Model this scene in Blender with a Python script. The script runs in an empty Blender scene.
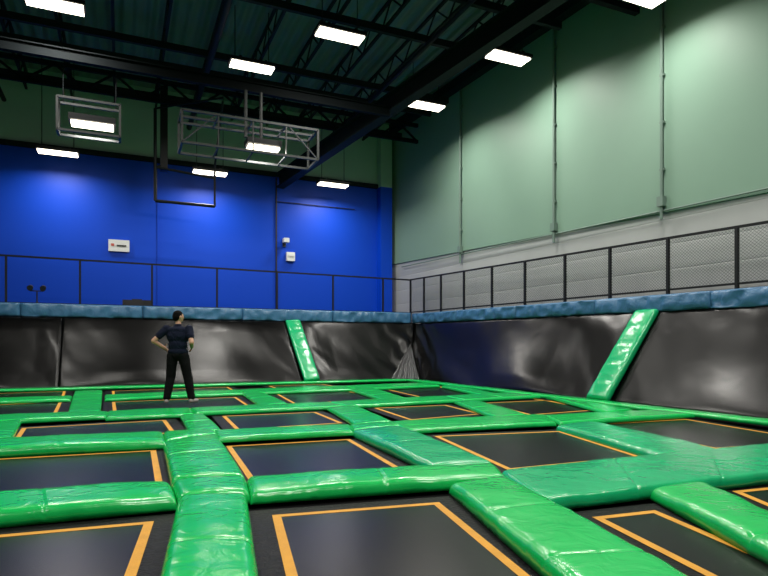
import bpy, bmesh, math, random
from mathutils import Vector, noise, Matrix
random.seed(7)
scene=bpy.context.scene
F=590.0; HZ=346.0; CH=1.084; YAW=math.radians(24)
S,C=math.sin(YAW),math.cos(YAW)
coll=scene.collection

# ------------------------------------------------------------ survey helpers
def G(px,py,z=0.0):
    """ground point surveyed at height z"""
    t=(CH-z)*F/(py-HZ); u=(px-384)/F
    return Vector((t*(S+u*C), t*(C-u*S), z))
def onwall(px,A,B):
    u=(px-384)/F; d=Vector((S+u*C, C-u*S)); A=Vector(A);B=Vector(B);e=B-A
    t=(A.x*e.y-A.y*e.x)/(d.x*e.y-d.y*e.x)
    return t,d*t
def zat(py,t): return CH+(HZ-py)/F*t

# ------------------------------------------------------------ materials
def mat(name,col,rough=.5,metal=0,bump=0,bscale=5,emit=None,estr=0,var=0,vscale=2,coat=0,detail=4,spec=.5,stretch=None,dist=.05):
    m=bpy.data.materials.new(name); m.use_nodes=True
    nt=m.node_tree; b=nt.nodes['Principled BSDF']
    b.inputs['Base Color'].default_value=(*col,1)
    b.inputs['Roughness'].default_value=rough
    b.inputs['Metallic'].default_value=metal
    b.inputs['Coat Weight'].default_value=coat
    b.inputs['Specular IOR Level'].default_value=spec
    tc=nt.nodes.new('ShaderNodeTexCoord')
    if emit:
        b.inputs['Emission Color'].default_value=(*emit,1); b.inputs['Emission Strength'].default_value=estr
    n=nt.nodes.new('ShaderNodeTexNoise'); n.inputs['Scale'].default_value=vscale; n.inputs['Detail'].default_value=4
    nt.links.new(tc.outputs['Object'],n.inputs['Vector'])
    r=nt.nodes.new('ShaderNodeMapRange')
    r.inputs['To Min'].default_value=1-var; r.inputs['To Max'].default_value=1+var
    nt.links.new(n.outputs['Fac'],r.inputs['Value'])
    mx=nt.nodes.new('ShaderNodeVectorMath'); mx.operation='SCALE'; mx.inputs[0].default_value=col
    nt.links.new(r.outputs['Result'],mx.inputs['Scale']); nt.links.new(mx.outputs['Vector'],b.inputs['Base Color'])
    if bump:
        n2=nt.nodes.new('ShaderNodeTexNoise'); n2.inputs['Scale'].default_value=bscale; n2.inputs['Detail'].default_value=detail
        n2.inputs['Distortion'].default_value=.8
        nt.links.new(tc.outputs['Object'],n2.inputs['Vector'])
        bp=nt.nodes.new('ShaderNodeBump'); bp.inputs['Strength'].default_value=bump; bp.inputs['Distance'].default_value=dist
        nt.links.new(n2.outputs['Fac'],bp.inputs['Height']); nt.links.new(bp.outputs['Normal'],b.inputs['Normal'])
    return m
M_green=mat('green_vinyl',(.003,.42,.080),.21,bump=.22,bscale=5,var=.10,spec=.6,detail=3)
M_teal=mat('teal_green_vinyl',(.004,.35,.13),.21,bump=.22,bscale=5,var=.10,spec=.6,detail=3)
M_blackpad=mat('black_vinyl',(.0018,.0018,.0018),.27,bump=.07,bscale=3.0,var=.2,detail=2,spec=.20)
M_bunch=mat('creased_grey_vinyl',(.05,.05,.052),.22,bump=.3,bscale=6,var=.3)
M_bluecap=mat('steel_blue_vinyl',(.040,.130,.25),.36,bump=.35,bscale=7,var=.2)
M_bed=mat('black_woven_bed',(.0050,.0048,.0046),.27,bump=.04,bscale=160,var=.25,vscale=1.5,spec=.18)
M_skirt=mat('black_spring_cover',(.003,.003,.0032),.5,bump=.3,bscale=20,var=.2,spec=.10)
M_orange=mat('orange_webbing',(.56,.265,.022),.6,bump=.3,bscale=60,var=.3,vscale=6,spec=.3)
M_floor=mat('dark_rubber_floor',(.003,.003,.0035),.7,var=.2,spec=.1)
M_steel=mat('black_painted_steel',(.006,.007,.008),.5,metal=.0,spec=.25)
M_roofsteel=mat('dark_roof_steel',(.0075,.012,.013),.6,metal=.0,spec=.15)
M_girder=mat('near_black_roof_steel',(.004,.006,.007),.7,metal=.0,spec=.08)
M_galv=mat('weathered_dark_steel',(.045,.048,.048),.45,metal=.0,spec=.3)
M_greenwall=mat('pale_green_paint',(.175,.280,.215),.5,bump=.03,bscale=1.2,var=.10,vscale=.5,spec=.22)
M_conduit=mat('grey_green_conduit',(.12,.18,.15),.5)
M_side=mat('grey_green_block',(.08,.10,.09),.7,var=.1)
M_white=mat('white_plastic',(.65,.66,.66),.5)
M_red=mat('red_print',(.5,.08,.06),.5)
M_dark=mat('dark_plastic',(.010,.010,.012),.5)
M_lamp=mat('lamp_diffuser',(.9,.9,.9),.5,emit=(1,.90,.72),estr=6)
M_skin=mat('skin',(.50,.27,.18),.55,var=.05)
M_hair=mat('black_hair',(.003,.0028,.0028),.8,bump=.5,bscale=60,spec=.08)
M_shirt=mat('navy_cotton',(.005,.008,.022),.85,bump=.7,bscale=9,spec=.15)
M_pants=mat('black_cotton',(.003,.003,.004),.85,bump=.6,bscale=8,spec=.15)
M_eye=mat('eye_dark',(.02,.015,.01),.3)
M_sole=mat('grey_grip_sock',(.32,.30,.29),.9)
M_lip=mat('lips',(.35,.12,.10),.5)

def wall_back_mat():
    m=mat('painted_back_wall',(0.005,.045,.62),.45,bump=.02,bscale=1.5,spec=.2)
    nt=m.node_tree; b=nt.nodes['Principled BSDF']
    for l in list(b.inputs['Base Color'].links): nt.links.remove(l)
    g=nt.nodes.new('ShaderNodeNewGeometry'); sp=nt.nodes.new('ShaderNodeSeparateXYZ')
    nt.links.new(g.outputs['Position'],sp.inputs[0])
    gt=nt.nodes.new('ShaderNodeMath'); gt.operation='GREATER_THAN'; gt.inputs[1].default_value=7.55
    nt.links.new(sp.outputs['Z'],gt.inputs[0])
    mx=nt.nodes.new('ShaderNodeMix'); mx.data_type='RGBA'
    nt.links.new(gt.outputs[0],mx.inputs['Factor'])
    mx.inputs['A'].default_value=(.0006,.052,.52,1); mx.inputs['B'].default_value=(.36,.50,.43,1)
    nt.links.new(mx.outputs['Result'],b.inputs['Base Color'])
    return m
M_back=wall_back_mat()
def ribbed(name,col,axis,freq,strength,rough=.5,power=1):
    m=mat(name,col,rough,var=.12,vscale=1)
    nt=m.node_tree; b=nt.nodes['Principled BSDF']
    g=nt.nodes.new('ShaderNodeNewGeometry'); sp=nt.nodes.new('ShaderNodeSeparateXYZ')
    nt.links.new(g.outputs['Position'],sp.inputs[0])
    mu=nt.nodes.new('ShaderNodeMath'); mu.operation='MULTIPLY'; mu.inputs[1].default_value=freq*6.283
    nt.links.new(sp.outputs[axis],mu.inputs[0])
    sn=nt.nodes.new('ShaderNodeMath'); sn.operation='SINE'; nt.links.new(mu.outputs[0],sn.inputs[0])
    ab=nt.nodes.new('ShaderNodeMath'); ab.operation='ABSOLUTE'; nt.links.new(sn.outputs[0],ab.inputs[0])
    pw=nt.nodes.new('ShaderNodeMath'); pw.operation='POWER'; pw.inputs[1].default_value=power; nt.links.new(ab.outputs[0],pw.inputs[0])
    bp=nt.nodes.new('ShaderNodeBump'); bp.inputs['Strength'].default_value=strength; bp.inputs['Distance'].default_value=.04
    nt.links.new((sn if power==1 else pw).outputs[0],bp.inputs['Height']); nt.links.new(bp.outputs['Normal'],b.inputs['Normal'])
    return m
M_deck=ribbed('roof_deck',(.13,.19,.165),'X',3.0,.9)
M_cladding=ribbed('grey_ribbed_cladding',(.34,.355,.35),'Z',.9,.6,.6,.12)

def mesh_net():
    m=bpy.data.materials.new('wire_mesh'); m.use_nodes=True; nt=m.node_tree
    b=nt.nodes['Principled BSDF']; b.inputs['Base Color'].default_value=(.10,.11,.115,1); b.inputs['Metallic'].default_value=.2
    b.inputs['Roughness'].default_value=.5
    uv=nt.nodes.new('ShaderNodeUVMap'); sp=nt.nodes.new('ShaderNodeSeparateXYZ'); nt.links.new(uv.outputs[0],sp.inputs[0])
    outs=[]
    for op in('ADD','SUBTRACT'):
        a=nt.nodes.new('ShaderNodeMath'); a.operation=op; nt.links.new(sp.outputs['X'],a.inputs[0]); nt.links.new(sp.outputs['Y'],a.inputs[1])
        k=nt.nodes.new('ShaderNodeMath'); k.operation='MULTIPLY'; k.inputs[1].default_value=14; nt.links.new(a.outputs[0],k.inputs[0])
        f=nt.nodes.new('ShaderNodeMath'); f.operation='FRACT'; nt.links.new(k.outputs[0],f.inputs[0])
        l=nt.nodes.new('ShaderNodeMath'); l.operation='LESS_THAN'; l.inputs[1].default_value=.17; nt.links.new(f.outputs[0],l.inputs[0]); outs.append(l)
    mx=nt.nodes.new('ShaderNodeMath'); mx.operation='MAXIMUM'; nt.links.new(outs[0].outputs[0],mx.inputs[0]); nt.links.new(outs[1].outputs[0],mx.inputs[1])
    nt.links.new(mx.outputs[0],b.inputs['Alpha'])
    return m
M_net=mesh_net()

# ------------------------------------------------------------ mesh builder
class MB:
    def __init__(s): s.v=[];s.f=[]
    def quad(s,*p):
        n=len(s.v); s.v+= [Vector(q) for q in p]; s.f.append(tuple(range(n,n+len(p))))
    def box(s,c,d):
        x,y,z=[k/2 for k in d]; n=len(s.v); c=Vector(c)
        for a in(-1,1):
            for b in(-1,1):
                for e in(-1,1): s.v.append(c+Vector((a*x,b*y,e*z)))
        for f in((0,1,3,2),(4,6,7,5),(0,4,5,1),(2,3,7,6),(0,2,6,4),(1,5,7,3)): s.f.append(tuple(n+i for i in f))
    def bar(s,p,q,w,h=None,up=(0,0,1)):
        h=h or w; p=Vector(p);q=Vector(q); d=(q-p).normalized(); up=Vector(up)
        if abs(d.dot(up))>.98: up=Vector((0,1,0))
        r=d.cross(up).normalized(); u=r.cross(d).normalized(); n=len(s.v)
        for e in(p,q):
            for a,b in((-1,-1),(1,-1),(1,1),(-1,1)): s.v.append(e+r*a*w/2+u*b*h/2)
        for i in range(4):
            j=(i+1)%4; s.f.append((n+i,n+j,n+4+j,n+4+i))
        s.f.append((n+3,n+2,n+1,n)); s.f.append((n+4,n+5,n+6,n+7))
    def tube(s,p,q,r,r2=None,k=10):
        r2=r2 or r; p=Vector(p);q=Vector(q); d=(q-p).normalized(); up=Vector((0,0,1)) if abs(d.z)<.95 else Vector((0,1,0))
        a=d.cross(up).normalized(); b=a.cross(d); n=len(s.v)
        for e,rr in((p,r),(q,r2)):
            for i in range(k):
                t=2*math.pi*i/k; s.v.append(e+a*math.cos(t)*rr+b*math.sin(t)*rr)
        for i in range(k):
            j=(i+1)%k; s.f.append((n+i,n+j,n+k+j,n+k+i))
        s.f.append(tuple(n+i for i in reversed(range(k)))); s.f.append(tuple(n+k+i for i in range(k)))
    def ell(s,c,r,k=16,l=10):
        if not hasattr(r,'__len__'): r=(r,r,r)
        c=Vector(c); n=len(s.v); s.v.append(c+Vector((0,0,r[2])))
        for j in range(1,l):
            p=math.pi*j/l
            for i in range(k):
                t=2*math.pi*i/k; s.v.append(c+Vector((r[0]*math.sin(p)*math.cos(t),r[1]*math.sin(p)*math.sin(t),r[2]*math.cos(p))))
        s.v.append(c-Vector((0,0,r[2]))); e=len(s.v)-1
        for i in range(k):
            j=(i+1)%k; s.f.append((n,n+1+i,n+1+j)); s.f.append((e,e-k+j,e-k+i))
        for q in range(l-2):
            for i in range(k):
                j=(i+1)%k; a=n+1+q*k; s.f.append((a+i,a+k+i,a+k+j,a+j))
    def cap(s,p,q,r,r2=None):
        r2=r2 or r; s.tube(p,q,r,r2,14); s.ell(p,r,14,8); s.ell(q,r2,14,8)
    def turn(s,n0,c,ang):
        M=Matrix.Rotation(ang,3,'Z'); c=Vector(c)
        for i in range(n0,len(s.v)): s.v[i]=c+M@(s.v[i]-c)
    def make(s,name,m,parent=None,smooth=False,origin=None):
        me=bpy.data.meshes.new(name)
        if origin is None: o=Vector((0,0,0))
        elif origin=='c':
            lo=[min(v[i] for v in s.v) for i in range(3)];hi=[max(v[i] for v in s.v) for i in range(3)]
            o=Vector(((lo[0]+hi[0])/2,(lo[1]+hi[1])/2,lo[2]))
        else: o=Vector(origin)
        me.from_pydata([v-o for v in s.v],[],s.f); me.materials.append(m); me.validate(); me.update()
        if smooth: me.polygons.foreach_set('use_smooth',[True]*len(me.polygons))
        ob=bpy.data.objects.new(name,me); ob.location=o; coll.objects.link(ob)
        if parent:
            ob.parent=parent; ob.location=o-parent.location if not origin is None else -parent.location
        return ob
def top(ob,label,cat,group=None):
    ob['label']=label; ob['category']=cat
    if group: ob['group']=group
    return ob
def struct(ob,label=None,cat='wall'):
    ob['kind']='structure'; ob['category']=cat
    if label: ob['label']=label
    return ob
def empty(name,loc):
    e=bpy.data.objects.new(name,None); e.empty_display_size=.2; e.location=loc; coll.objects.link(e); return e

# ------------------------------------------------------------ room shell
RB=22.3
WA=Vector((10.3,22.3)); WB=Vector((11.2,7.26)); wd=(WB-WA).normalized()
WN=WA+wd*27.0
ZC=10.1
b=MB(); b.box((0.65,RB+.1,ZC/2-.1),(19.5,.2,ZC+.4)); struct(b.make('wall_back',M_back),'blue painted wall with dull green upper band')
b=MB()
o=Vector((-wd.y,wd.x)); 
if o.x<0:o=-o
b.quad((*WA,-.3),(*WN,-.3),(*WN,3.62),(*WA,4.46)); n=o*.2
b.quad((*(WA+n),-.3),(*(WA+n),4.46),(*(WN+n),3.62),(*(WN+n),-.3))
struct(b.make('wall_right',M_cladding),'grey ribbed lower wall cladding')
seams=[392,463,557,665]
ts=[0]
for px in seams[1:]:
    t,p=onwall(px,WA,WB); ts.append((p-WA).length)
step=ts[-1]-ts[-2]
while ts[-1]<27: ts.append(ts[-1]+step)
for i in range(len(ts)-1):
    a=WA+wd*(ts[i]+.012)-o*.05; e=WA+wd*min(27,ts[i+1]-.012)-o*.05
    za=4.46-.84*ts[i]/27; ze=4.46-.84*ts[i+1]/27
    b=MB(); b.quad((*a,za),(*e,ze),(*e,ZC),(*a,ZC)); 
    a2=a+o*.24;e2=e+o*.24
    b.quad((*a2,za),(*a2,ZC),(*e2,ZC),(*e2,ze)); b.quad((*a,za),(*a2,za),(*e2,ze),(*e,ze))
    b.quad((*a,za),(*a,ZC),(*a2,ZC),(*a2,za)); b.quad((*e,ze),(*e2,ze),(*e2,ZC),(*e,ZC)); b.quad((*a,ZC),(*e,ZC),(*e2,ZC),(*a2,ZC))
    ob=b.make('wall_right',M_greenwall); struct(ob,'pale green painted wall panel')
b=MB(); b.box((-9.1,9.2,ZC/2-.1),(.2,26.8,ZC+.4)); struct(b.make('wall_left',M_side))
b=MB(); b.box((1.5,-4.1,ZC/2-.1),(21.5,.2,ZC+.4)); struct(b.make('wall_front',M_side))
b=MB(); b.box((1.6,9.2,-.205),(22,27,.14)); struct(b.make('floor',M_floor),'dark floor beneath the trampoline frames','floor')
b=MB(); b.box((1.6,9.2,ZC+.15),(22,27,.2)); struct(b.make('ceiling',M_deck),'dark corrugated metal roof deck','ceiling')
b=MB(); b.box((.55,20.95,.95),(19,2.6,2.0)); struct(b.make('floor',M_steel),'raised walkway deck','floor')
b=MB(); q=[(10.12,19.4),(11.15,-3.9),(11.75,-3.9),(10.42,19.4)]
for z in(-.1,1.95): b.quad(*[(x,y,z) for x,y in q])
b.quad((*q[0],-.1),(*q[1],-.1),(*q[1],1.95),(*q[0],1.95))
struct(b.make('floor',M_steel),'raised walkway deck','floor')
t,p=onwall(384,(-9,RB-.15),(10.3,RB-.15))
b=MB(); b.box((p.x,RB-.2,ZC/2),(.5,.4,ZC)); struct(b.make('trim_1',M_back),'blue painted pilaster','trim')
for i,px in enumerate((158,)):
    t,p=onwall(px,(-9,RB),(10.3,RB)); b=MB(); b.box((p.x,RB-.02,4.7),(.05,.04,5.6)); struct(b.make('trim_2',M_back),'vertical joint strip in the blue wall','trim')
b=MB(); b.box((.5,RB-.08,7.62),(19,.12,.16)); struct(b.make('trim_3',M_roofsteel),'dark steel ledger across the wall','trim')
b=MB(); b.bar((*(WA-o*.2),ZC-.15),(*(WN-o*.2),ZC-.15),.3,.3); struct(b.make('trim_4',M_roofsteel),'dark eaves beam','trim')

for i,px in enumerate((463,557,665)):
    t,p=onwall(px,WA,WB); p2=p-o*.12
    b=MB(); b.tube((*p2,3.9),(*p2,ZC-.35),.035)
    zz=4.35-.03*i
    b.box((*p2,zz),(.12,.16,.22))
    for k in range(5): b.box((*(p-o*.09),5+k*1.05),(.06,.12,.05))
    top(b.make('conduit_pipe',M_conduit,origin='c',smooth=False),'grey green vertical conduit on a wall panel joint','pipe','wall conduits')
b=MB()
b.tube((*(WA+wd*1-o*.1),4.25),(*(WA+wd*22-o*.1),3.95),.02)
top(b.make('conduit_pipe',M_conduit,origin='c'),'thin horizontal conduit along the green panels','pipe','wall conduits')

# ------------------------------------------------------------ roof steel
def truss(b,p,q,h,c,n):
    p=Vector(p);q=Vector(q); u=Vector((0,0,h))
    b.bar(p,q,c,c); b.bar(p+u,q+u,c,c)
    for i in range(n):
        a=p.lerp(q,i/n); m_=p.lerp(q,(i+.5)/n)+u; e=p.lerp(q,(i+1)/n)
        b.bar(a,m_,c*.5); b.bar(m_,e,c*.5)
b=MB(); truss(b,(0,-3.8,0),(0,22.1,0),.55,.07,20); 
j0=b.make('roof_joist',M_roofsteel); 
xs=[-8+1.3*i for i in range(14)]
for i,x in enumerate(xs):
    ob=j0 if i==0 else j0.copy()
    if i: coll.objects.link(ob)
    ob.location=(x,0,9.4); top(ob,'dark open-web steel roof joist','roof joist','roof joists')
for y,z,h,n,c,xe in ((4,8.55,.75,12,.14,10.6),(9.8,8.6,.75,12,.14,10.6),(19.6,8.7,.6,12,.12,10.1)):
    b=MB(); truss(b,(-8.9,y,z),(xe,y,z),h,c,n)
    top(b.make('roof_girder',M_girder,origin='c'),'heavy dark steel truss girder spanning the hall','roof girder','roof girders')
b=MB()
for z_,w_,h_ in ((7.74,.14,.025),(7.86,.025,.24),(7.98,.14,.025)): b.bar((-8.9,15.55,z_),(7.1,15.55,z_),w_,h_)
top(b.make('roof_girder',M_girder,origin='c'),'near black steel I-girder running to the raking beam','roof girder','roof girders')
for y in (6,8,12,14,17.2,18.4,20.8):
    b=MB(); b.bar((-8.9,y,9.3),(10.0 if y>17 else 10.3,y,9.3),.12,.18)
    top(b.make('roof_purlin',M_roofsteel,origin='c'),'dark steel purlin under the roof deck','roof beam','roof purlins')
for x,z,r in ((-3.4,8.9,.07),(2.2,8.85,.09),(7.3,8.95,.06)):
    b=MB(); b.tube((x,-3.8,z),(x,22,z),r)
    top(b.make('sprinkler_pipe',M_roofsteel,origin='c',smooth=True),'dull grey service pipe running under the roof','pipe','roof pipes')
b=MB(); A=Vector((9.75,6.0,9.35)); B=Vector((5.5,22.1,7.35))
b.bar(A,B,.06,.5); 
for s_ in(-.25,.25):
    off=Vector((0,0,s_)); b.bar(A+off,B+off,.32,.05)
top(b.make('raking_beam',M_roofsteel,origin='c'),'large dark steel I-beam raking down to the blue wall','steel beam')
b=MB(); x1,x2=.98,2.81; 
b.tube((x1,20,5.68),(x1,20,8.6),.05); b.tube((x2,20,5.68),(x2,20,7.0),.035); b.tube((x1,20,5.68),(x2,20,5.68),.05)
b.tube((x1,20,6.75),(x2,20,6.6),.04); b.tube((x2,20,7.0),(x2,18.3,8.5),.035); b.bar((1.25,20.2,6.7),(1.25,20.2,9.4),.22)
b.tube((x1,20,8.6),(x2,18.3,8.6),.03); b.bar((x1,20,6.75),(1.25,20.2,6.9),.06)
top(b.make('hanging_gantry',M_steel,origin='c'),'black tubular hanging frame before the blue wall','metal frame')
t,p=onwall(276,(-9,RB),(10,RB))
b=MB(); b.tube((p.x,RB-.05,2.0),(p.x,RB-.05,7.5),.03)
top(b.make('conduit_pipe',M_dark,origin='c'),'dark vertical conduit on the blue wall','pipe','wall conduits')
b=MB(); b.tube((p.x,RB-.06,6.6),(p.x+3.2,RB-.06,6.6),.015)
top(b.make('conduit_pipe',M_dark,origin='c'),'thin dark horizontal cable on the blue wall','pipe','wall conduits')

# ------------------------------------------------------------ lamps
def lamp(loc,w=1.12,d=.42,power=150,lab='rectangular white LED high-bay lamp hung from the roof'):
    e=empty('ceiling_lamp',loc); x,y,z=loc
    b=MB(); b.box((x,y,z+.06),(w+.08,d+.08,.09)); 
    for a in(-.3,.3): b.box((x+a*w,y,z+.12),(.06,d,.08))
    b.make('housing',M_steel,e,origin='c')
    b=MB(); b.box((x,y,z),(w,d,.05)); b.make('diffuser',M_lamp,e,origin='c')
    for a in(-.4,.4):
        b=MB(); b.tube((x+a*w,y,z+.1),(x+a*w,y,ZC),.012,k=6); b.make('suspension_rod',M_steel,e,origin='c')
    L=bpy.data.lights.new('lamp_light','AREA'); L.shape='RECTANGLE'; L.size=w*.86; L.size_y=d*.72; L.energy=power; L.color=(1,.965,.90)
    L.spread=math.radians(164)
    lo=bpy.data.objects.new('lamp_light',L); lo.location=(0,0,-.035); lo.parent=e; coll.objects.link(lo)
    top(e,lab,'ceiling lamp','ceiling lamps'); return e
def Lp(px,py,z):
    p=G(px,py,z); return (p.x,p.y,z)
PW=200
for px,py in ((55,5),(340,36),(252,67),(508,58),(426,106)): lamp(Lp(px,py,8.55),power=PW)
lamp(Lp(640,-4,8.2),power=PW*.75)
for px,py in ((58,153),(210,173),(333,185)):
    t,p=onwall(px,(-9,21),(10,21)); lamp((p.x,21.0,zat(py,t)),w=1.1,d=.4,power=PW*.5)
for x,y in ((-5,12),(-5,5),(1,8.5),(6.5,6),(1,2),(6.5,0),(-5,-2),(1,-2.5),(9.0,3.0)): lamp((x,y,8.4),power=PW)  # extra lamps outside the view, added as fill light
def cage(x0,x1,y0,y1,z0,z1,hangs,lampx,lw,extra,hz,mt,r):
    e=empty('hanging_cage_lamp',((x0+x1)/2,(y0+y1)/2,z0))
    b=MB()
    for z in(z0,z1):
        for y in(y0,y1): b.bar((x0,y,z),(x1,y,z),r*2)
        for x in(x0,x1): b.bar((x,y0,z),(x,y1,z),r*2)
    for x in(x0,x1):
        for y in(y0,y1): b.bar((x,y,z0),(x,y,z1),r*2)
    n=extra
    for i in range(1,n+1):
        x=x0+(x1-x0)*i/(n+1); b.bar((x,y0,z0),(x,y0,z1),r*1.2); b.bar((x,y0,z0),(x,y1,z0),r*1.2); b.bar((x,y0,z1),(x,y1,z1),r*1.2)
    if extra:
        b.bar((x0,y0,z0),(x0+.8,y0,z1),r); b.bar((x1,y0,z0),(x1-.8,y0,z1),r)
        b.bar((x0,(y0+y1)/2,z1),(x1,(y0+y1)/2,z1),r*2)
    b.make('frame',mt,e,origin='c')
    yh=(y0+y1)/2 if extra else y1
    for x in hangs:
        b=MB(); b.tube((x,yh,z1-(.3 if extra else .02)),(x,yh,hz),.014 if not extra else .045); b.make('suspension_rod',mt if extra else M_girder,e,origin='c')
    ym=(y0+y1)/2; zl=z0+.24
    b=MB(); b.box((lampx,ym,zl+.12),(lw+.1,.5 if extra else .38,.14)); b.make('housing',M_steel,e,origin='c')
    b=MB(); b.box((lampx,ym,zl),(lw,.40 if extra else .34,.06)); b.make('diffuser',M_lamp,e,origin='c')
    L=bpy.data.lights.new('lamp_light','AREA'); L.shape='RECTANGLE'; L.size=lw*.86; L.size_y=.26; L.energy=PW*.3; L.color=(1,.965,.90)
    lo=bpy.data.objects.new('lamp_light',L); lo.location=(lampx-e.location.x,0,.20); lo.parent=e; coll.objects.link(lo)
    return e
top(cage(-1.34,-.03,15.35,15.75,6.05,6.80,(-1.25,-.12),-.62,.9,0,7.72,M_galv,.026),'dark wire box frame around a hanging lamp','hanging lamp')
top(cage(1.34,4.76,15,15.9,6.02,6.80,(2.95,3.35),3.4,.8,3,7.72,M_galv,.028),'long dark steel open frame with a lamp and hoist pipes','hanging lamp')

# ------------------------------------------------------------ pads
PT=.072
def pad(name,quad,zt,th,m,seam=None,r=.034,puff=.007,label='',group='green pads between trampolines',cat='trampoline pad',amp=.006,grow=0.008,cx=8.46,cy=17.15):
    P=[Vector((min(p.x,cx),min(p.y,cy),0)) for p in quad]
    c=sum(P,Vector())/4
    P=[p+(p-c).normalized()*grow for p in P]
    LU=((P[1]-P[0]).length+(P[2]-P[3]).length)/2; LV=((P[3]-P[0]).length+(P[2]-P[1]).length)/2
    def params(L,seams):
        a=set([0,1]); rr=min(r,L*.3)
        for d in(.004,.014,.028,.05):
            d=d*rr/.05; a.add(d/L); a.add(1-d/L)
        n=max(3,min(110,int(L/.05)))
        for i in range(1,n):
            t=i/n
            if rr/L<t<1-rr/L: a.add(t)
        for s_ in seams:
            for d in(-.025,-.01,0,.01,.025): a.add(s_+d/L)
        return sorted(a)
    sd=seam or 1.25
    su=[];sv=[]
    if LU>=LV:
        n=round(LU/sd); su=[i/n for i in range(1,n)] if n>1 else []
    else:
        n=round(LV/sd); sv=[i/n for i in range(1,n)] if n>1 else []
    U=params(LU,su);V=params(LV,sv)
    def drop(t,L):
        rr=min(r,L*.3); d=min(t,1-t)*L
        return 0 if d>=rr else rr-math.sqrt(max(0,rr*rr-(rr-d)**2))
    def sdip(t,ss,L):
        k=0
        for s_ in ss:
            d=abs(t-s_)*L
            if d<.022: k=max(k,1-d/.022)
        return .006*k
    sx=random.random()*50
    vs=[];fs=[]
    for v in V:
        for u in U:
            p=P[0]*(1-u)*(1-v)+P[1]*u*(1-v)+P[2]*u*v+P[3]*(1-u)*v
            z=zt-max(drop(u,LU),drop(v,LV))-.35*min(drop(u,LU),drop(v,LV))-sdip(u,su,LU)-sdip(v,sv,LV)
            z+=puff*(math.sin(math.pi*u)**.5+math.sin(math.pi*v)**.5-1.6)
            l=u*LU if LU>=LV else v*LV; de=min(v,1-v)*LV if LU>=LV else min(u,1-u)*LU
            z+=amp*noise.noise(Vector((p.x*2.6+sx,p.y*2.6,0)))+amp*.22*noise.noise(Vector((p.x*8+sx,p.y*8,0)))
            z+=.009*math.exp(-de*11)*noise.noise(Vector((l*11,sx,de*2)))
            vs.append(Vector((p.x-c.x,p.y-c.y,z)))
    nu=len(U);nv=len(V)
    for j in range(nv-1):
        for i in range(nu-1):
            a=j*nu+i; fs.append((a,a+nu,a+nu+1,a+1))
    ring=[i for i in range(nu)]+[j*nu+nu-1 for j in range(1,nv)]+[(nv-1)*nu+i for i in range(nu-2,-1,-1)]+[j*nu for j in range(nv-2,0,-1)]
    base=len(vs)
    for i in ring:
        v=vs[i]; vs.append(Vector((v.x,v.y,zt-th)))
    n=len(ring)
    for i in range(n):
        j=(i+1)%n; fs.append((ring[i],ring[j],base+j,base+i))
    fs.append(tuple(base+i for i in range(n)))
    me=bpy.data.meshes.new(name); me.from_pydata([(v.x,v.y,v.z-(zt-th)) for v in vs],[],fs); me.materials.append(m); me.update()
    me.polygons.foreach_set('use_smooth',[True]*len(me.polygons))
    ob=bpy.data.objects.new(name,me); ob.location=(c.x,c.y,zt-th); coll.objects.link(ob)
    top(ob,label,cat,group); return ob
g,t_=M_green,M_teal
PADS=[
 # row 1   (kind s: strip running away, c: cross band)
 (((178,493),(247,490),(270,640),(142,640)),g,'s'),
 (((449,481),(505,473),(820,640),(644,640)),g,'s'),
 (((650,486),(704,478),(1050,640),(955,640)),g,'s'),
 (((-110,499),(170,478),(177,496),(-110,522)),g,'c'),
 (((171,478),(246,474),(250,490),(178,494)),g,'c'),
 (((247,474),(494,461),(506,474),(251,491)),g,'c'),
 (((500,468),(860,434),(860,462),(542,498)),t_,'c'),
 # row 2
 (((163,440),(217,432),(246,473),(171,477)),g,'s'),
 (((352,429),(400,424),(494,460),(432,464)),t_,'s'),
 (((556,424),(592,420),(728,449),(668,456)),t_,'s'),
 (((-60,440),(163,430),(166,440),(-60,451)),g,'c'),
 (((164,430),(213,428),(217,432),(166,439)),g,'c'),
 (((214,429),(350,423),(353,430),(219,437)),g,'c'),
 (((350,423),(392,420),(404,425),(354,430)),g,'c'),
 (((392,420),(545,413),(556,423),(404,431)),g,'c'),
 (((545,414),(690,407),(712,413),(560,423)),g,'c'),
 # row 3
 (((-30,424),(22,418),(12,436),(-50,440)),g,'s'),
 (((178,416),(206,414),(226,429),(186,430)),g,'s'),
 (((324,408),(358,406),(396,420),(352,423)),g,'s'),
 (((452,402),(478,401),(530,413),(492,416)),g,'s'),
 (((560,397),(582,396),(636,408),(604,411)),g,'s'),
 (((-60,416),(108,410),(106,416),(-60,424)),g,'c'),
 (((108,410),(190,407),(194,414),(106,418)),g,'c'),
 (((190,407),(330,401),(345,407),(196,414)),g,'c'),
 (((330,401),(445,395),(462,401),(347,407)),g,'c'),
 (((445,395),(560,390),(580,395),(464,401)),g,'c'),
 # row 4
 (((72,392),(105,391),(104,410),(64,412)),g,'s'),
 (((240,394),(264,393),(290,402),(258,405)),g,'s'),
 (((348,390),(372,388),(408,397),(380,399)),g,'s'),
 (((440,387),(458,386),(500,393),(480,394)),g,'s'),
 (((-60,399),(72,395),(70,400),(-60,404)),g,'c'),
 (((105,394),(238,389),(244,394),(105,400)),g,'c'),
 (((238,389),(345,385),(356,390),(246,394)),g,'c'),
 (((345,385),(430,382),(440,386),(358,390)),g,'c'),
]
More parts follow.
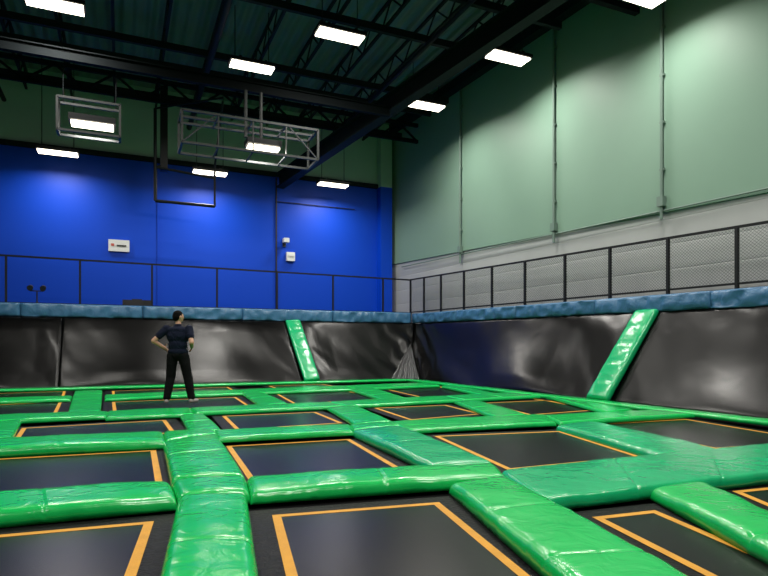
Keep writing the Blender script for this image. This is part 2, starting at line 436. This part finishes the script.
for q,m,kd in PADS:
    q=[list(p) for p in q]
    my=sum(p[1] for p in q)/4
    if my<427:
        k=.18 if my>410 else .32
        if kd=='c':
            q[3][1]-=k*(q[3][1]-q[0][1]); q[2][1]-=k*(q[2][1]-q[1][1])
        elif my<424:
            q[0][1]-=1.6; q[1][1]-=1.6
            for a,b_ in((0,1),(3,2)):
                d=(q[b_][0]-q[a][0])*.08; q[a][0]+=d; q[b_][0]-=d
    lb='bright green vinyl padding between trampolines' if m is g else 'slightly teal green vinyl padding between trampolines'
    if my>434: pad('trampoline_pad',[G(*p) for p in q],0.008,.112,m,label=lb,r=.062,puff=.020,amp=.010,grow=.004,seam=1.1)
    else: pad('trampoline_pad',[G(*p) for p in q],0.0,PT,m,label=lb,r=.045,puff=.010)
def W3(x,y): return Vector((x,y,0))
for a,e in ((-8,-4.6),(-4.6,-1.2),(-1.2,2.2),(2.2,5.6),(5.6,8.5)):
    pad('perimeter_pad',[W3(a,17.82),W3(e,17.82),W3(e,17.3),W3(a,17.3)],0.0,PT,g,seam=1.7,label='green vinyl edge pad along the black padded wall',group='perimeter pads',cx=9,cy=18,grow=0)
for a,e in ((17.82,14.6),(14.6,11.2),(11.2,7.8),(7.8,4.4),(4.4,1.)):
    pad('perimeter_pad',[W3(8.52,a),W3(8.86,a),W3(8.86,e),W3(8.52,e)],0.0,PT,g,seam=1.7,label='green vinyl edge pad along the black padded wall',group='perimeter pads',cx=9,cy=18,grow=0)

# ------------------------------------------------------------ trampolines
def ringmesh(name,outer,inner,z,th,m,parent):
    b=MB(); n=len(outer)
    for i in range(4):
        j=(i+1)%4
        b.quad((outer[i].x,outer[i].y,z),(outer[j].x,outer[j].y,z),(inner[j].x,inner[j].y,z),(inner[i].x,inner[i].y,z))
    ob=b.make(name,m,parent,origin=(parent.location.x,parent.location.y,z-.0)); 
    bm=bmesh.new(); bm.from_mesh(ob.data); bmesh.ops.remove_doubles(bm,verts=bm.verts,dist=1e-4); bmesh.ops.recalc_face_normals(bm,faces=bm.faces)
    if sum(f.normal.z for f in bm.faces)<0: bmesh.ops.reverse_faces(bm,faces=bm.faces)
    bm.to_mesh(ob.data); bm.free()
    return ob
def inset(q,d):
    n=4; out=[]
    for i in range(4):
        p=q[i]; a=q[(i-1)%4]; e=q[(i+1)%4]
        d1=(p-a).normalized(); d2=(e-p).normalized()
        n1=Vector((d1.y,-d1.x,0)); n2=Vector((d2.y,-d2.x,0))
        bis=(n1+n2); k=d/(max(.2,1+n1.dot(n2)))
        out.append(p+bis*k)
    return out
TR=[
 ((-150,548),(154,521),(112,650),(-200,650)),
 ((272,515),(439,502),(622,650),(303,650)),
 ((592,517),(655,510),(985,650),(850,650)),
 ((732,491),(850,479),(1150,560),(930,575)),
 ((-80,463),(156,450),(163,484),(-90,504)),
 ((226,446),(350,439),(404,470),(250,482)),
 ((434,436),(560,431),(642,457),(508,470)),
 ((598,424),(686,419),(820,441),(716,449)),
 ((22,428),(166,420),(176,433),(14,439)),
 ((222,416),(316,412),(343,423),(236,430)),
 ((374,408),(446,405),(482,414),(410,420)),
 ((482,403),(550,400),(598,410),(530,415)),
 ((-34,406),(62,402),(57,413),(-42,417)),
 ((112,402),(236,397),(250,406),(113,412)),
 ((276,394),(348,391),(382,399),(294,404)),
 ((384,389),(441,386),(484,394),(424,398)),
 ((-20,394),(66,391),(64,397),(-24,399)),
 ((112,391),(228,387),(234,390),(112,396)),
 ((268,386),(322,384),(340,387),(278,389)),
 ((470,384),(500,383),(552,391),(520,393)),
 ((592,396),(625,395),(682,404),(650,407)),
]
for ti,q in enumerate(TR):
    ZM=-.106 if ti<6 else (-.085 if ti<8 else -.078)
    Q=[G(px,py,ZM) for px,py in q]; Q=[Vector((min(p.x,8.3),min(p.y,17.2),0)) for p in Q]
    c=sum(Q,Vector())/4; e=empty('trampoline',(c.x,c.y,ZM-.01))
    sw=.060
    in1=inset(Q,sw)
    out=inset(Q,-.16)
    ringmesh('spring_cover',out,Q,ZM-.004,0,M_skirt,e)
    ringmesh('border_stripe',Q,in1,ZM,0,M_orange,e)
    b=MB(); b.quad(*[(p.x,p.y,ZM-.002) for p in reversed(in1)]); b.make('jump_bed',M_bed,e,origin=(c.x,c.y,ZM-.002))
    top(e,'black trampoline bed with orange border stripe set between green pads','trampoline','floor trampolines')

# ------------------------------------------------------------ angled black wall pads
def sheet(name,BL,BR,TR_,TL,m,label,group,nrm,sag=.06,nu=60,nv=20,cl=.008,cr=.008):
    BL,BR,TR_,TL=map(Vector,(BL,BR,TR_,TL)); nrm=Vector(nrm).normalized(); c=(BL+BR)/2
    vs=[];fs=[];sx=random.random()*30; W0=(BR-BL).length
    for back in(0,1):
        for j in range(nv+1):
            v=j/nv
            for i in range(nu+1):
                u=i/nu; x=u*W0
                p=BL*(1-u)*(1-v)+BR*u*(1-v)+TR_*u*v+TL*(1-u)*v
                if not back:
                    e=min(1,min(u,1-u)*8)**.5*min(1,min(v,1-v)*5)**.5
                    k=-sag*math.sin(math.pi*v)*min(1,math.sin(math.pi*u)*1.6)
                    k+=e*.14*noise.noise(Vector((x*.42+v*.6+sx,v*.9,0)))
                    k+=e*.010*noise.noise(Vector((x*1.0+sx+v*1.5,v*1.6-x*.3,4)))
                    k+=.008*math.exp(-(1-v)*6)*math.sin(x*6+3*noise.noise(Vector((x,sx,0))))*min(1,(1-v)*8)
                    k+=cl*math.exp(-x*1.9)*math.sin(v*15+x*9+2*noise.noise(Vector((v*4,x*2,sx))))*min(1,x*5)
                    y_=(1-u)*W0
                    k+=cr*math.exp(-y_*1.9)*math.sin(v*15-y_*9+2*noise.noise(Vector((v*4,x*2,sx))))*min(1,y_*5)
                    p=p+nrm*(k+.04*e)
                else: p=p-nrm*.10
                vs.append(p-c)
    W=nu+1;N=W*(nv+1)
    for j in range(nv):
        for i in range(nu):
            a=j*W+i; fs.append((a,a+1,a+W+1,a+W)); fs.append((N+a,N+a+W,N+a+W+1,N+a+1))
    for i in range(nu):
        fs.append((i,N+i,N+i+1,i+1)); a=nv*W+i; fs.append((a,a+1,N+a+1,N+a))
    for j in range(nv):
        a=j*W; fs.append((a,a+W,N+a+W,N+a)); a=j*W+nu; fs.append((a,N+a,N+a+W,a+W))
    me=bpy.data.meshes.new(name); me.from_pydata(vs,[],fs); me.materials.append(m); me.update()
    me.polygons.foreach_set('use_smooth',[True]*len(me.polygons))
    ob=bpy.data.objects.new(name,me); ob.location=c; coll.objects.link(ob)
    top(ob,label,'wall pad',group)
ZT=1.93
def Bb(x): return (x,17.92,-.05)
def Bt(x): return (x,19.36,ZT)
nb=(0,-.8,.6)
lab='glossy black vinyl padded wall panel leaning outward'
for a,e in ((-8.8,-4.2),(-4.2,-1.55),(-1.55,5.2)):
    sheet('padded_wall_panel',Bb(a),Bb(e),Bt(e-(.2 if e>5 else 0)),Bt(a),M_blackpad,lab,'black padded wall panels',nb,nu=int((e-a)*14),nv=30)
RTx=lambda y: 9.86+(19.39-y)*.042
sheet('padded_wall_panel',Bb(5.76),Bb(8.95),(9.84,19.36,ZT),Bt(5.5),M_blackpad,'glossy black vinyl wall panel with bunched folds at the corner','black padded wall panels',nb,nu=80,nv=40,cr=.06)
def Rb(y): return (8.95,y,-.05)
def Rt(y): return (RTx(y),y,ZT-.02-(19.4-y)*.008)
nr=(-.8,0,.55)
sheet('padded_wall_panel',Rb(17.92),Rb(9.5),Rt(9.5),Rt(19.36),M_blackpad,'glossy black vinyl wall panel with bunched folds at the corner','black padded wall panels',nr,nu=140,nv=34,sag=.09,cl=.06)
sheet('padded_wall_panel',Rb(8.95),Rb(2.0),Rt(2.0),Rt(8.95),M_blackpad,lab,'black padded wall panels',nr,nu=110,nv=30,sag=.08)
# bunched loose vinyl gathered in the corner
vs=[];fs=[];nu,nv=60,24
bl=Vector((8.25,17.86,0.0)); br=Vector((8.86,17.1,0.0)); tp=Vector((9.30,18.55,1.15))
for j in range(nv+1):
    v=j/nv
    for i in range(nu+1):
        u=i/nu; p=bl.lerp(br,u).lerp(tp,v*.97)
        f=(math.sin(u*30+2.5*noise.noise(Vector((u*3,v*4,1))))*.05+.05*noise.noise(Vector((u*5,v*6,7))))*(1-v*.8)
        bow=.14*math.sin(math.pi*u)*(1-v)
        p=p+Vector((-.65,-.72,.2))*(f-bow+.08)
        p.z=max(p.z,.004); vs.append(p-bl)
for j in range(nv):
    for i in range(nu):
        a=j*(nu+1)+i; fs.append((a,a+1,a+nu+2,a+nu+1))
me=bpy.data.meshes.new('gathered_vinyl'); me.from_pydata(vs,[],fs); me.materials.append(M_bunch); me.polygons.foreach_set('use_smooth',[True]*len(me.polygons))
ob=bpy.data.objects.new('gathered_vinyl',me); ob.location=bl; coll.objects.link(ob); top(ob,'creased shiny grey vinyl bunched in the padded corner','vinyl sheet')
def barpad(name,A,B,nrm,w,th,m,label,cat,group,seam=1.1,amp=.012):
    A=Vector(A);B=Vector(B);L=(B-A).length; d=(B-A)/L; n_=Vector(nrm); n_=(n_-d*n_.dot(d)).normalized(); s_=d.cross(n_)
    K=20; N=max(6,int(L/.06)); vs=[];fs=[];c=A.lerp(B,.5);sx=random.random()*40
    ns=max(1,round(L/seam))
    for i in range(N+1):
        t=i/N; e=min(1,min(t,1-t)*L/.05); e=.75+.25*math.sqrt(max(0,1-(1-e)**2))
        x=(t*ns)%1; dist=min(x,1-x)*L/ns
        if 0<i<N and dist<.04 and 0.5<t*ns<ns-.5: e-=.12
        for k in range(K):
            a=2*math.pi*k/K; ca,sa=math.cos(a),math.sin(a)
            px=math.copysign(abs(ca)**.35,ca)*w/2; py=math.copysign(abs(sa)**.5,sa)*th/2
            q=A+d*(t*L)+s_*px*(.97+.03*e)+n_*py*e
            q+=n_*amp*(noise.noise(Vector((t*L*5+sx,ca*2,sa)))+.5*noise.noise(Vector((t*L*13+sx,ca*2,sa))))
            vs.append(q-c)
    for i in range(N):
        for k in range(K):
            l=(k+1)%K; fs.append((i*K+k,i*K+l,(i+1)*K+l,(i+1)*K+k))
    fs.append(tuple(reversed(range(K)))); fs.append(tuple(N*K+k for k in range(K)))
    me=bpy.data.meshes.new(name); me.from_pydata(vs,[],fs); me.materials.append(m); me.update()
    me.polygons.foreach_set('use_smooth',[True]*len(me.polygons))
    ob=bpy.data.objects.new(name,me); ob.location=c; coll.objects.link(ob); top(ob,label,cat,group)
barpad('wall_strip_pad',(5.48,17.86,0.0),(5.24,19.30,ZT),nb,.50,.16,M_teal,'teal green vinyl strip pad running up the black padded wall','wall pad','green wall strips',seam=.4)
barpad('wall_strip_pad',(8.86,9.22,0.0),(RTx(9.22)-.04,9.22,ZT-.1),nr,.58,.16,M_teal,'green vinyl strip pad running up the black padded wall','wall pad','green wall strips',seam=.5)
xs=[-8.8,-5.5,-2.6,.6,3.6,6.7,9.72]
for a,e in zip(xs[:-1],xs[1:]):
    barpad('blue_cap_pad',(a,19.5,2.11),(e-.01,19.5,2.11),(0,-1,0),.40,.34,M_bluecap,'steel blue vinyl cap pad along the top of the wall padding','cap pad','blue cap pads',seam=1.5,amp=.05)
ys=[19.55,16.6,13.6,10.7,7.8,4.9,2.0]
for a,e in zip(ys[:-1],ys[1:]):
    barpad('blue_cap_pad',(RTx(a)+.1,a,2.10-(19.4-a)*.011),(RTx(e)+.1,e+.01,2.10-(19.4-e)*.011),(-1,0,0),.36,.30,M_bluecap,'steel blue vinyl cap pad along the top of the wall padding','cap pad','blue cap pads',seam=1.5,amp=.05)

# ------------------------------------------------------------ railings
RA=(9.93,19.85); RBp=(10.66,6.87)
e=empty('railing',(0,19.85,2.27))
pxs=[-150,-68,6,80,152,217,277,333,383]
pts=[]
for px in pxs:
    t,p=onwall(px,(-9,19.85),(9.93,19.85)); pts.append(p)
pts.append(Vector(RA))
def rz(x): return 3.68-(x+3.2)*.009
for p in pts[:-1]:
    b=MB(); b.bar((p.x,p.y,1.95),(p.x,p.y,rz(p.x)),.055); b.make('post',M_steel,e,origin='c')
b=MB(); b.bar((pts[0].x,19.85,rz(pts[0].x)),(RA[0],RA[1],rz(RA[0])),.05); b.make('top_rail',M_steel,e,origin='c')
b=MB(); b.bar((pts[0].x,19.85,2.33),(RA[0],RA[1],2.33),.04); b.make('bottom_rail',M_steel,e,origin='c')
top(e,'black steel railing on the walkway before the blue wall','railing','walkway railings')
e=empty('railing',(RA[0],RA[1],2.27))
pts=[Vector(RA)]
for px in (424,441,464,492,525,565,610,668,737,835):
    t,p=onwall(px,RA,RBp); pts.append(p)
Ltot=(Vector(RBp)-Vector(RA)).length
def rz2(p): return 3.57-(p-Vector(RA)).length/Ltot*.25
for p in pts:
    b=MB(); b.bar((p.x,p.y,1.95),(p.x,p.y,rz2(p)),.06); b.make('post',M_steel,e,origin='c')
b=MB(); b.bar((*pts[0],rz2(pts[0])),(*pts[-1],rz2(pts[-1])),.05); b.make('top_rail',M_steel,e,origin='c')
b=MB(); b.bar((*pts[0],2.35),(*pts[-1],2.25),.04); b.make('bottom_rail',M_steel,e,origin='c')
for p,q in zip(pts[:-1],pts[1:]):
    L=(q-p).length; me=bpy.data.meshes.new('mesh_panel'); zz=2.25
    vs=[(p.x,p.y,zz),(q.x,q.y,zz),(q.x,q.y,rz2(q)-.04),(p.x,p.y,rz2(p)-.04)]
    c=Vector((p.x,p.y,zz)); me.from_pydata([Vector(v)-c for v in vs],[],[(0,1,2,3)]); uvl=me.uv_layers.new(name='UVMap')
    for i,uv in enumerate(((0,0),(L,0),(L,1.2),(0,1.2))): uvl.data[i].uv=uv
    me.materials.append(M_net); ob=bpy.data.objects.new('mesh_panel',me); coll.objects.link(ob); ob.parent=e; ob.location=c-e.location
top(e,'black steel railing with grey wire mesh infill panels','railing','walkway railings')

# ------------------------------------------------------------ wall items
def wallpt(px,py,Y): 
    t,p=onwall(px,(-9,Y),(10,Y)); return Vector((p.x,Y,zat(py,t)))
p=wallpt(119,246,RB); e=empty('wall_sign',p)
b=MB(); b.box(p+Vector((0,-.05,0)),(.66,.08,.40)); b.make('panel',M_white,e,origin='c')
b=MB(); b.box(p+Vector((-.2,-.1,.02)),(.10,.02,.08)); b.make('red_print',M_red,e,origin='c')
b=MB(); b.box(p+Vector((.08,-.1,.0)),(.30,.02,.05)); b.make('grey_print',M_galv,e,origin='c')
top(e,'white wall box with small red marking on the blue wall','wall sign')
p=wallpt(290,257,RB); b=MB(); b.box(p+Vector((0,-.07,0)),(.32,.16,.34)); b.box(p+Vector((0,-.16,.05)),(.22,.03,.1)); top(b.make('junction_box',M_white,origin='c'),'small white junction box on the blue wall','junction box')
p=wallpt(284,243,RB); e=empty('wall_camera',p)
b=MB(); b.box(p+Vector((0,-.03,0)),(.12,.06,.3)); b.bar(p+Vector((0,-.05,0)),p+Vector((0,-.2,.03)),.05); b.make('bracket',M_dark,e,origin='c')
b=MB(); b.box(p+Vector((0,-.3,.05)),(.2,.25,.16)); b.make('camera_body',M_white,e,origin='c')
top(e,'small white security camera on a dark bracket','security camera')
p=wallpt(37,290,20.6); 
e=empty('stage_light',(p.x,20.6,1.95)); b=MB()
for a in(0,2.1,4.2): b.tube((p.x,20.6,2.45),(p.x+.25*math.cos(a),20.6+.25*math.sin(a),1.96),.015)
b.tube((p.x,20.6,2.4),(p.x,20.6,2.75),.02); b.bar((p.x-.18,20.6,2.75),(p.x+.18,20.6,2.75),.03); b.make('stand',M_dark,e,origin='c')
for s_ in(-.17,.17):
    b=MB(); b.tube((p.x+s_,20.45,2.82),(p.x+s_,20.68,2.88),.085,.065,16); b.make('lamp_head',M_dark,e,origin='c',smooth=False)
top(e,'black twin head stage light on a tripod stand','stage light')
p=wallpt(137,299,20.4); b=MB(); b.box((p.x,20.4,2.24),(.85,.4,.6)); b.box((p.x,20.18,2.24),(.7,.05,.46)); b.box((p.x,20.4,2.56),(.3,.06,.04))
top(b.make('loudspeaker',M_dark,origin='c'),'black box loudspeaker on the walkway','loudspeaker')

# ------------------------------------------------------------ person
pp=G(178,403); PL=Vector((pp.x,pp.y,0.0))
def remesh(b,name,m,parent,vox,sm=3):
    me=bpy.data.meshes.new(name); me.from_pydata(b.v,[],b.f); ob=bpy.data.objects.new(name,me); coll.objects.link(ob)
    bm=bmesh.new(); bm.from_mesh(me); bmesh.ops.recalc_face_normals(bm,faces=bm.faces); bm.to_mesh(me); bm.free()
    r=ob.modifiers.new('r','REMESH'); r.mode='VOXEL'; r.voxel_size=vox
    s=ob.modifiers.new('s','SMOOTH'); s.iterations=sm; s.factor=.5
    dg=bpy.context.evaluated_depsgraph_get(); nm=bpy.data.meshes.new_from_object(ob.evaluated_get(dg))
    ob.modifiers.clear(); ob.data=nm; nm.materials.clear(); nm.materials.append(m)
    nm.polygons.foreach_set('use_smooth',[True]*len(nm.polygons))
    if parent: ob.parent=parent
    return ob
HT=math.radians(-40)
HC=(0,.01,1.60)
b=MB()
hipL,kneL,ankL,toeL=(-.10,0,.90),(-.15,.05,.49),(-.20,-.02,.09),(-.26,.13,.035)
hipR,kneR,ankR,toeR=(.10,0,.90),(.17,.05,.49),(.24,.04,.09),(.31,.18,.035)
b.ell((0,0,.95),(.165,.115,.12)); b.ell((0,0,1.10),(.15,.11,.15)); b.ell((0,.0,1.27),(.185,.12,.17)); b.ell((0,-.01,1.37),(.195,.095,.085))
for h,k,a,t in((hipL,kneL,ankL,toeL),(hipR,kneR,ankR,toeR)):
    b.cap(h,k,.085,.056); b.cap(k,a,.056,.038)
    hv=Vector(a)+Vector((0,-.03,-.05)); b.cap(hv,t,.036,.03)
b.cap((0,-.01,1.42),(0,.012,1.55),.06,.054)
n0=len(b.v)
b.ell((0,.02,1.645),(.078,.098,.108)); b.ell((0,.05,1.59),(.057,.064,.055))
b.ell((0,.120,1.628),(.014,.02,.022)); b.ell((0,.100,1.65),(.045,.02,.012))
for s_ in(-1,1): b.ell((s_*.080,.01,1.635),(.010,.02,.032))
b.turn(n0,HC,HT)
shL,elL,wrL=(-.21,-.01,1.405),(-.43,-.08,1.18),(-.245,.05,1.03)
shR,elR,wrR=(.21,-.01,1.405),(.29,-.15,1.15),(.235,.08,1.06)
for s_,sh,el,wr in((-1,shL,elL,wrL),(1,shR,elR,wrR)):
    b.ell(sh,.064); b.cap(sh,el,.056,.044); b.cap(el,wr,.045,.030)
    wr=Vector(wr); fwd=Vector((-s_*.25,.75,-.35)).normalized()
    up=Vector((s_*.2,.35,.9)).normalized()
    for k in range(4):
        off=up*(.030-.02*k); b.cap(wr+off*.4,wr+fwd*.08+off,.015,.012)
        L_=(.038,.043,.040,.031)[k]; d1=(fwd+Vector((-s_*.35,.0,-.25))).normalized(); d2=(d1+Vector((-s_*.7,-.1,-.2))).normalized()
        a_=wr+fwd*.085+off; m_=a_+d1*L_; b.cap(a_,m_,.0095,.0088); b.cap(m_,m_+d2*L_*.9,.0088,.0075)
    th=wr+up*.02; m_=th+Vector((-s_*.01,-.01,.045)); b.cap(th,m_,.013,.011); b.cap(m_,m_+Vector((-s_*.02,.005,.03)),.010,.009)
person=remesh(b,'person',M_skin,None,.0075,3)
person.location=PL; person.rotation_euler=(0,0,math.radians(-20))
top(person,'person in navy t-shirt and black trousers standing, hands on hips','person')
b=MB(); b.ell((0,.004,1.672),(.084,.101,.092)); b.ell((0,-.028,1.64),(.077,.075,.085))
hair=remesh(b,'hair',M_hair,person,.009,2)
me=hair.data; bm=bmesh.new(); bm.from_mesh(me)
bmesh.ops.delete(bm,geom=[v for v in bm.verts if v.co.y>.045 and v.co.z<1.695],context='VERTS')
bmesh.ops.rotate(bm,cent=HC,matrix=Matrix.Rotation(HT,3,'Z'),verts=bm.verts); bm.to_mesh(me); bm.free()
hair['label']='short black hair'
for s_ in(-1,1):
    b=MB(); b.ell((s_*.03,.104,1.642),(.012,.008,.007)); b.turn(0,HC,HT); b.make('eye',M_eye,person,smooth=True).location=(0,0,0)
b=MB(); b.ell((0,.108,1.588),(.022,.008,.006)); b.turn(0,HC,HT); b.make('mouth',M_lip,person,smooth=True).location=(0,0,0)
b=MB(); b.ell((0,0,.975),(.192,.142,.10)); b.ell((0,0,1.10),(.182,.138,.17)); b.ell((0,0,1.27),(.215,.145,.18)); b.ell((0,-.01,1.375),(.215,.115,.09))
b.cap((0,-.01,1.40),(0,.0,1.455),.09,.074)
for sh,el in((shL,elL),(shR,elR)):
    sh=Vector(sh);el=Vector(el); b.ell(sh,.080); b.cap(sh,sh.lerp(el,.56),.077,.074)
sh_=remesh(b,'tshirt',M_shirt,person,.010,4); sh_['label']='navy short sleeved t-shirt'
b=MB(); b.ell((0,0,.93),(.180,.134,.13))
for h,k,a in((hipL,kneL,ankL),(hipR,kneR,ankR)):
    b.cap(h,k,.108,.088); b.cap(k,Vector(a)+Vector((0,0,.02)),.088,.070)
tr=remesh(b,'trousers',M_pants,person,.011,3); tr['label']='loose black trousers'
for a,t in((ankL,toeL),(ankR,toeR)):
    b=MB(); a=Vector(a); b.cap(a+Vector((0,-.035,-.048)),Vector(t),.040,.034); b.cap(a+Vector((0,0,.0)),a+Vector((0,-.01,-.03)),.045,.042)
    so=remesh(b,'sock',M_sole,person,.009,2); so['label']='light grip sock'

# ------------------------------------------------------------ world, camera
w=bpy.data.worlds.new('World'); scene.world=w; w.use_nodes=True
w.node_tree.nodes['Background'].inputs[0].default_value=(.5,.6,.65,1); w.node_tree.nodes['Background'].inputs[1].default_value=.03
cam=bpy.data.cameras.new('Camera'); co=bpy.data.objects.new('Camera',cam); coll.objects.link(co)
co.location=(0,0,CH); co.rotation_euler=(math.radians(90),0,-YAW)
cam.sensor_width=36; cam.lens=F/768*36; cam.shift_y=(HZ-288)/768; cam.clip_end=200
scene.camera=co
scene.view_settings.view_transform='Standard'
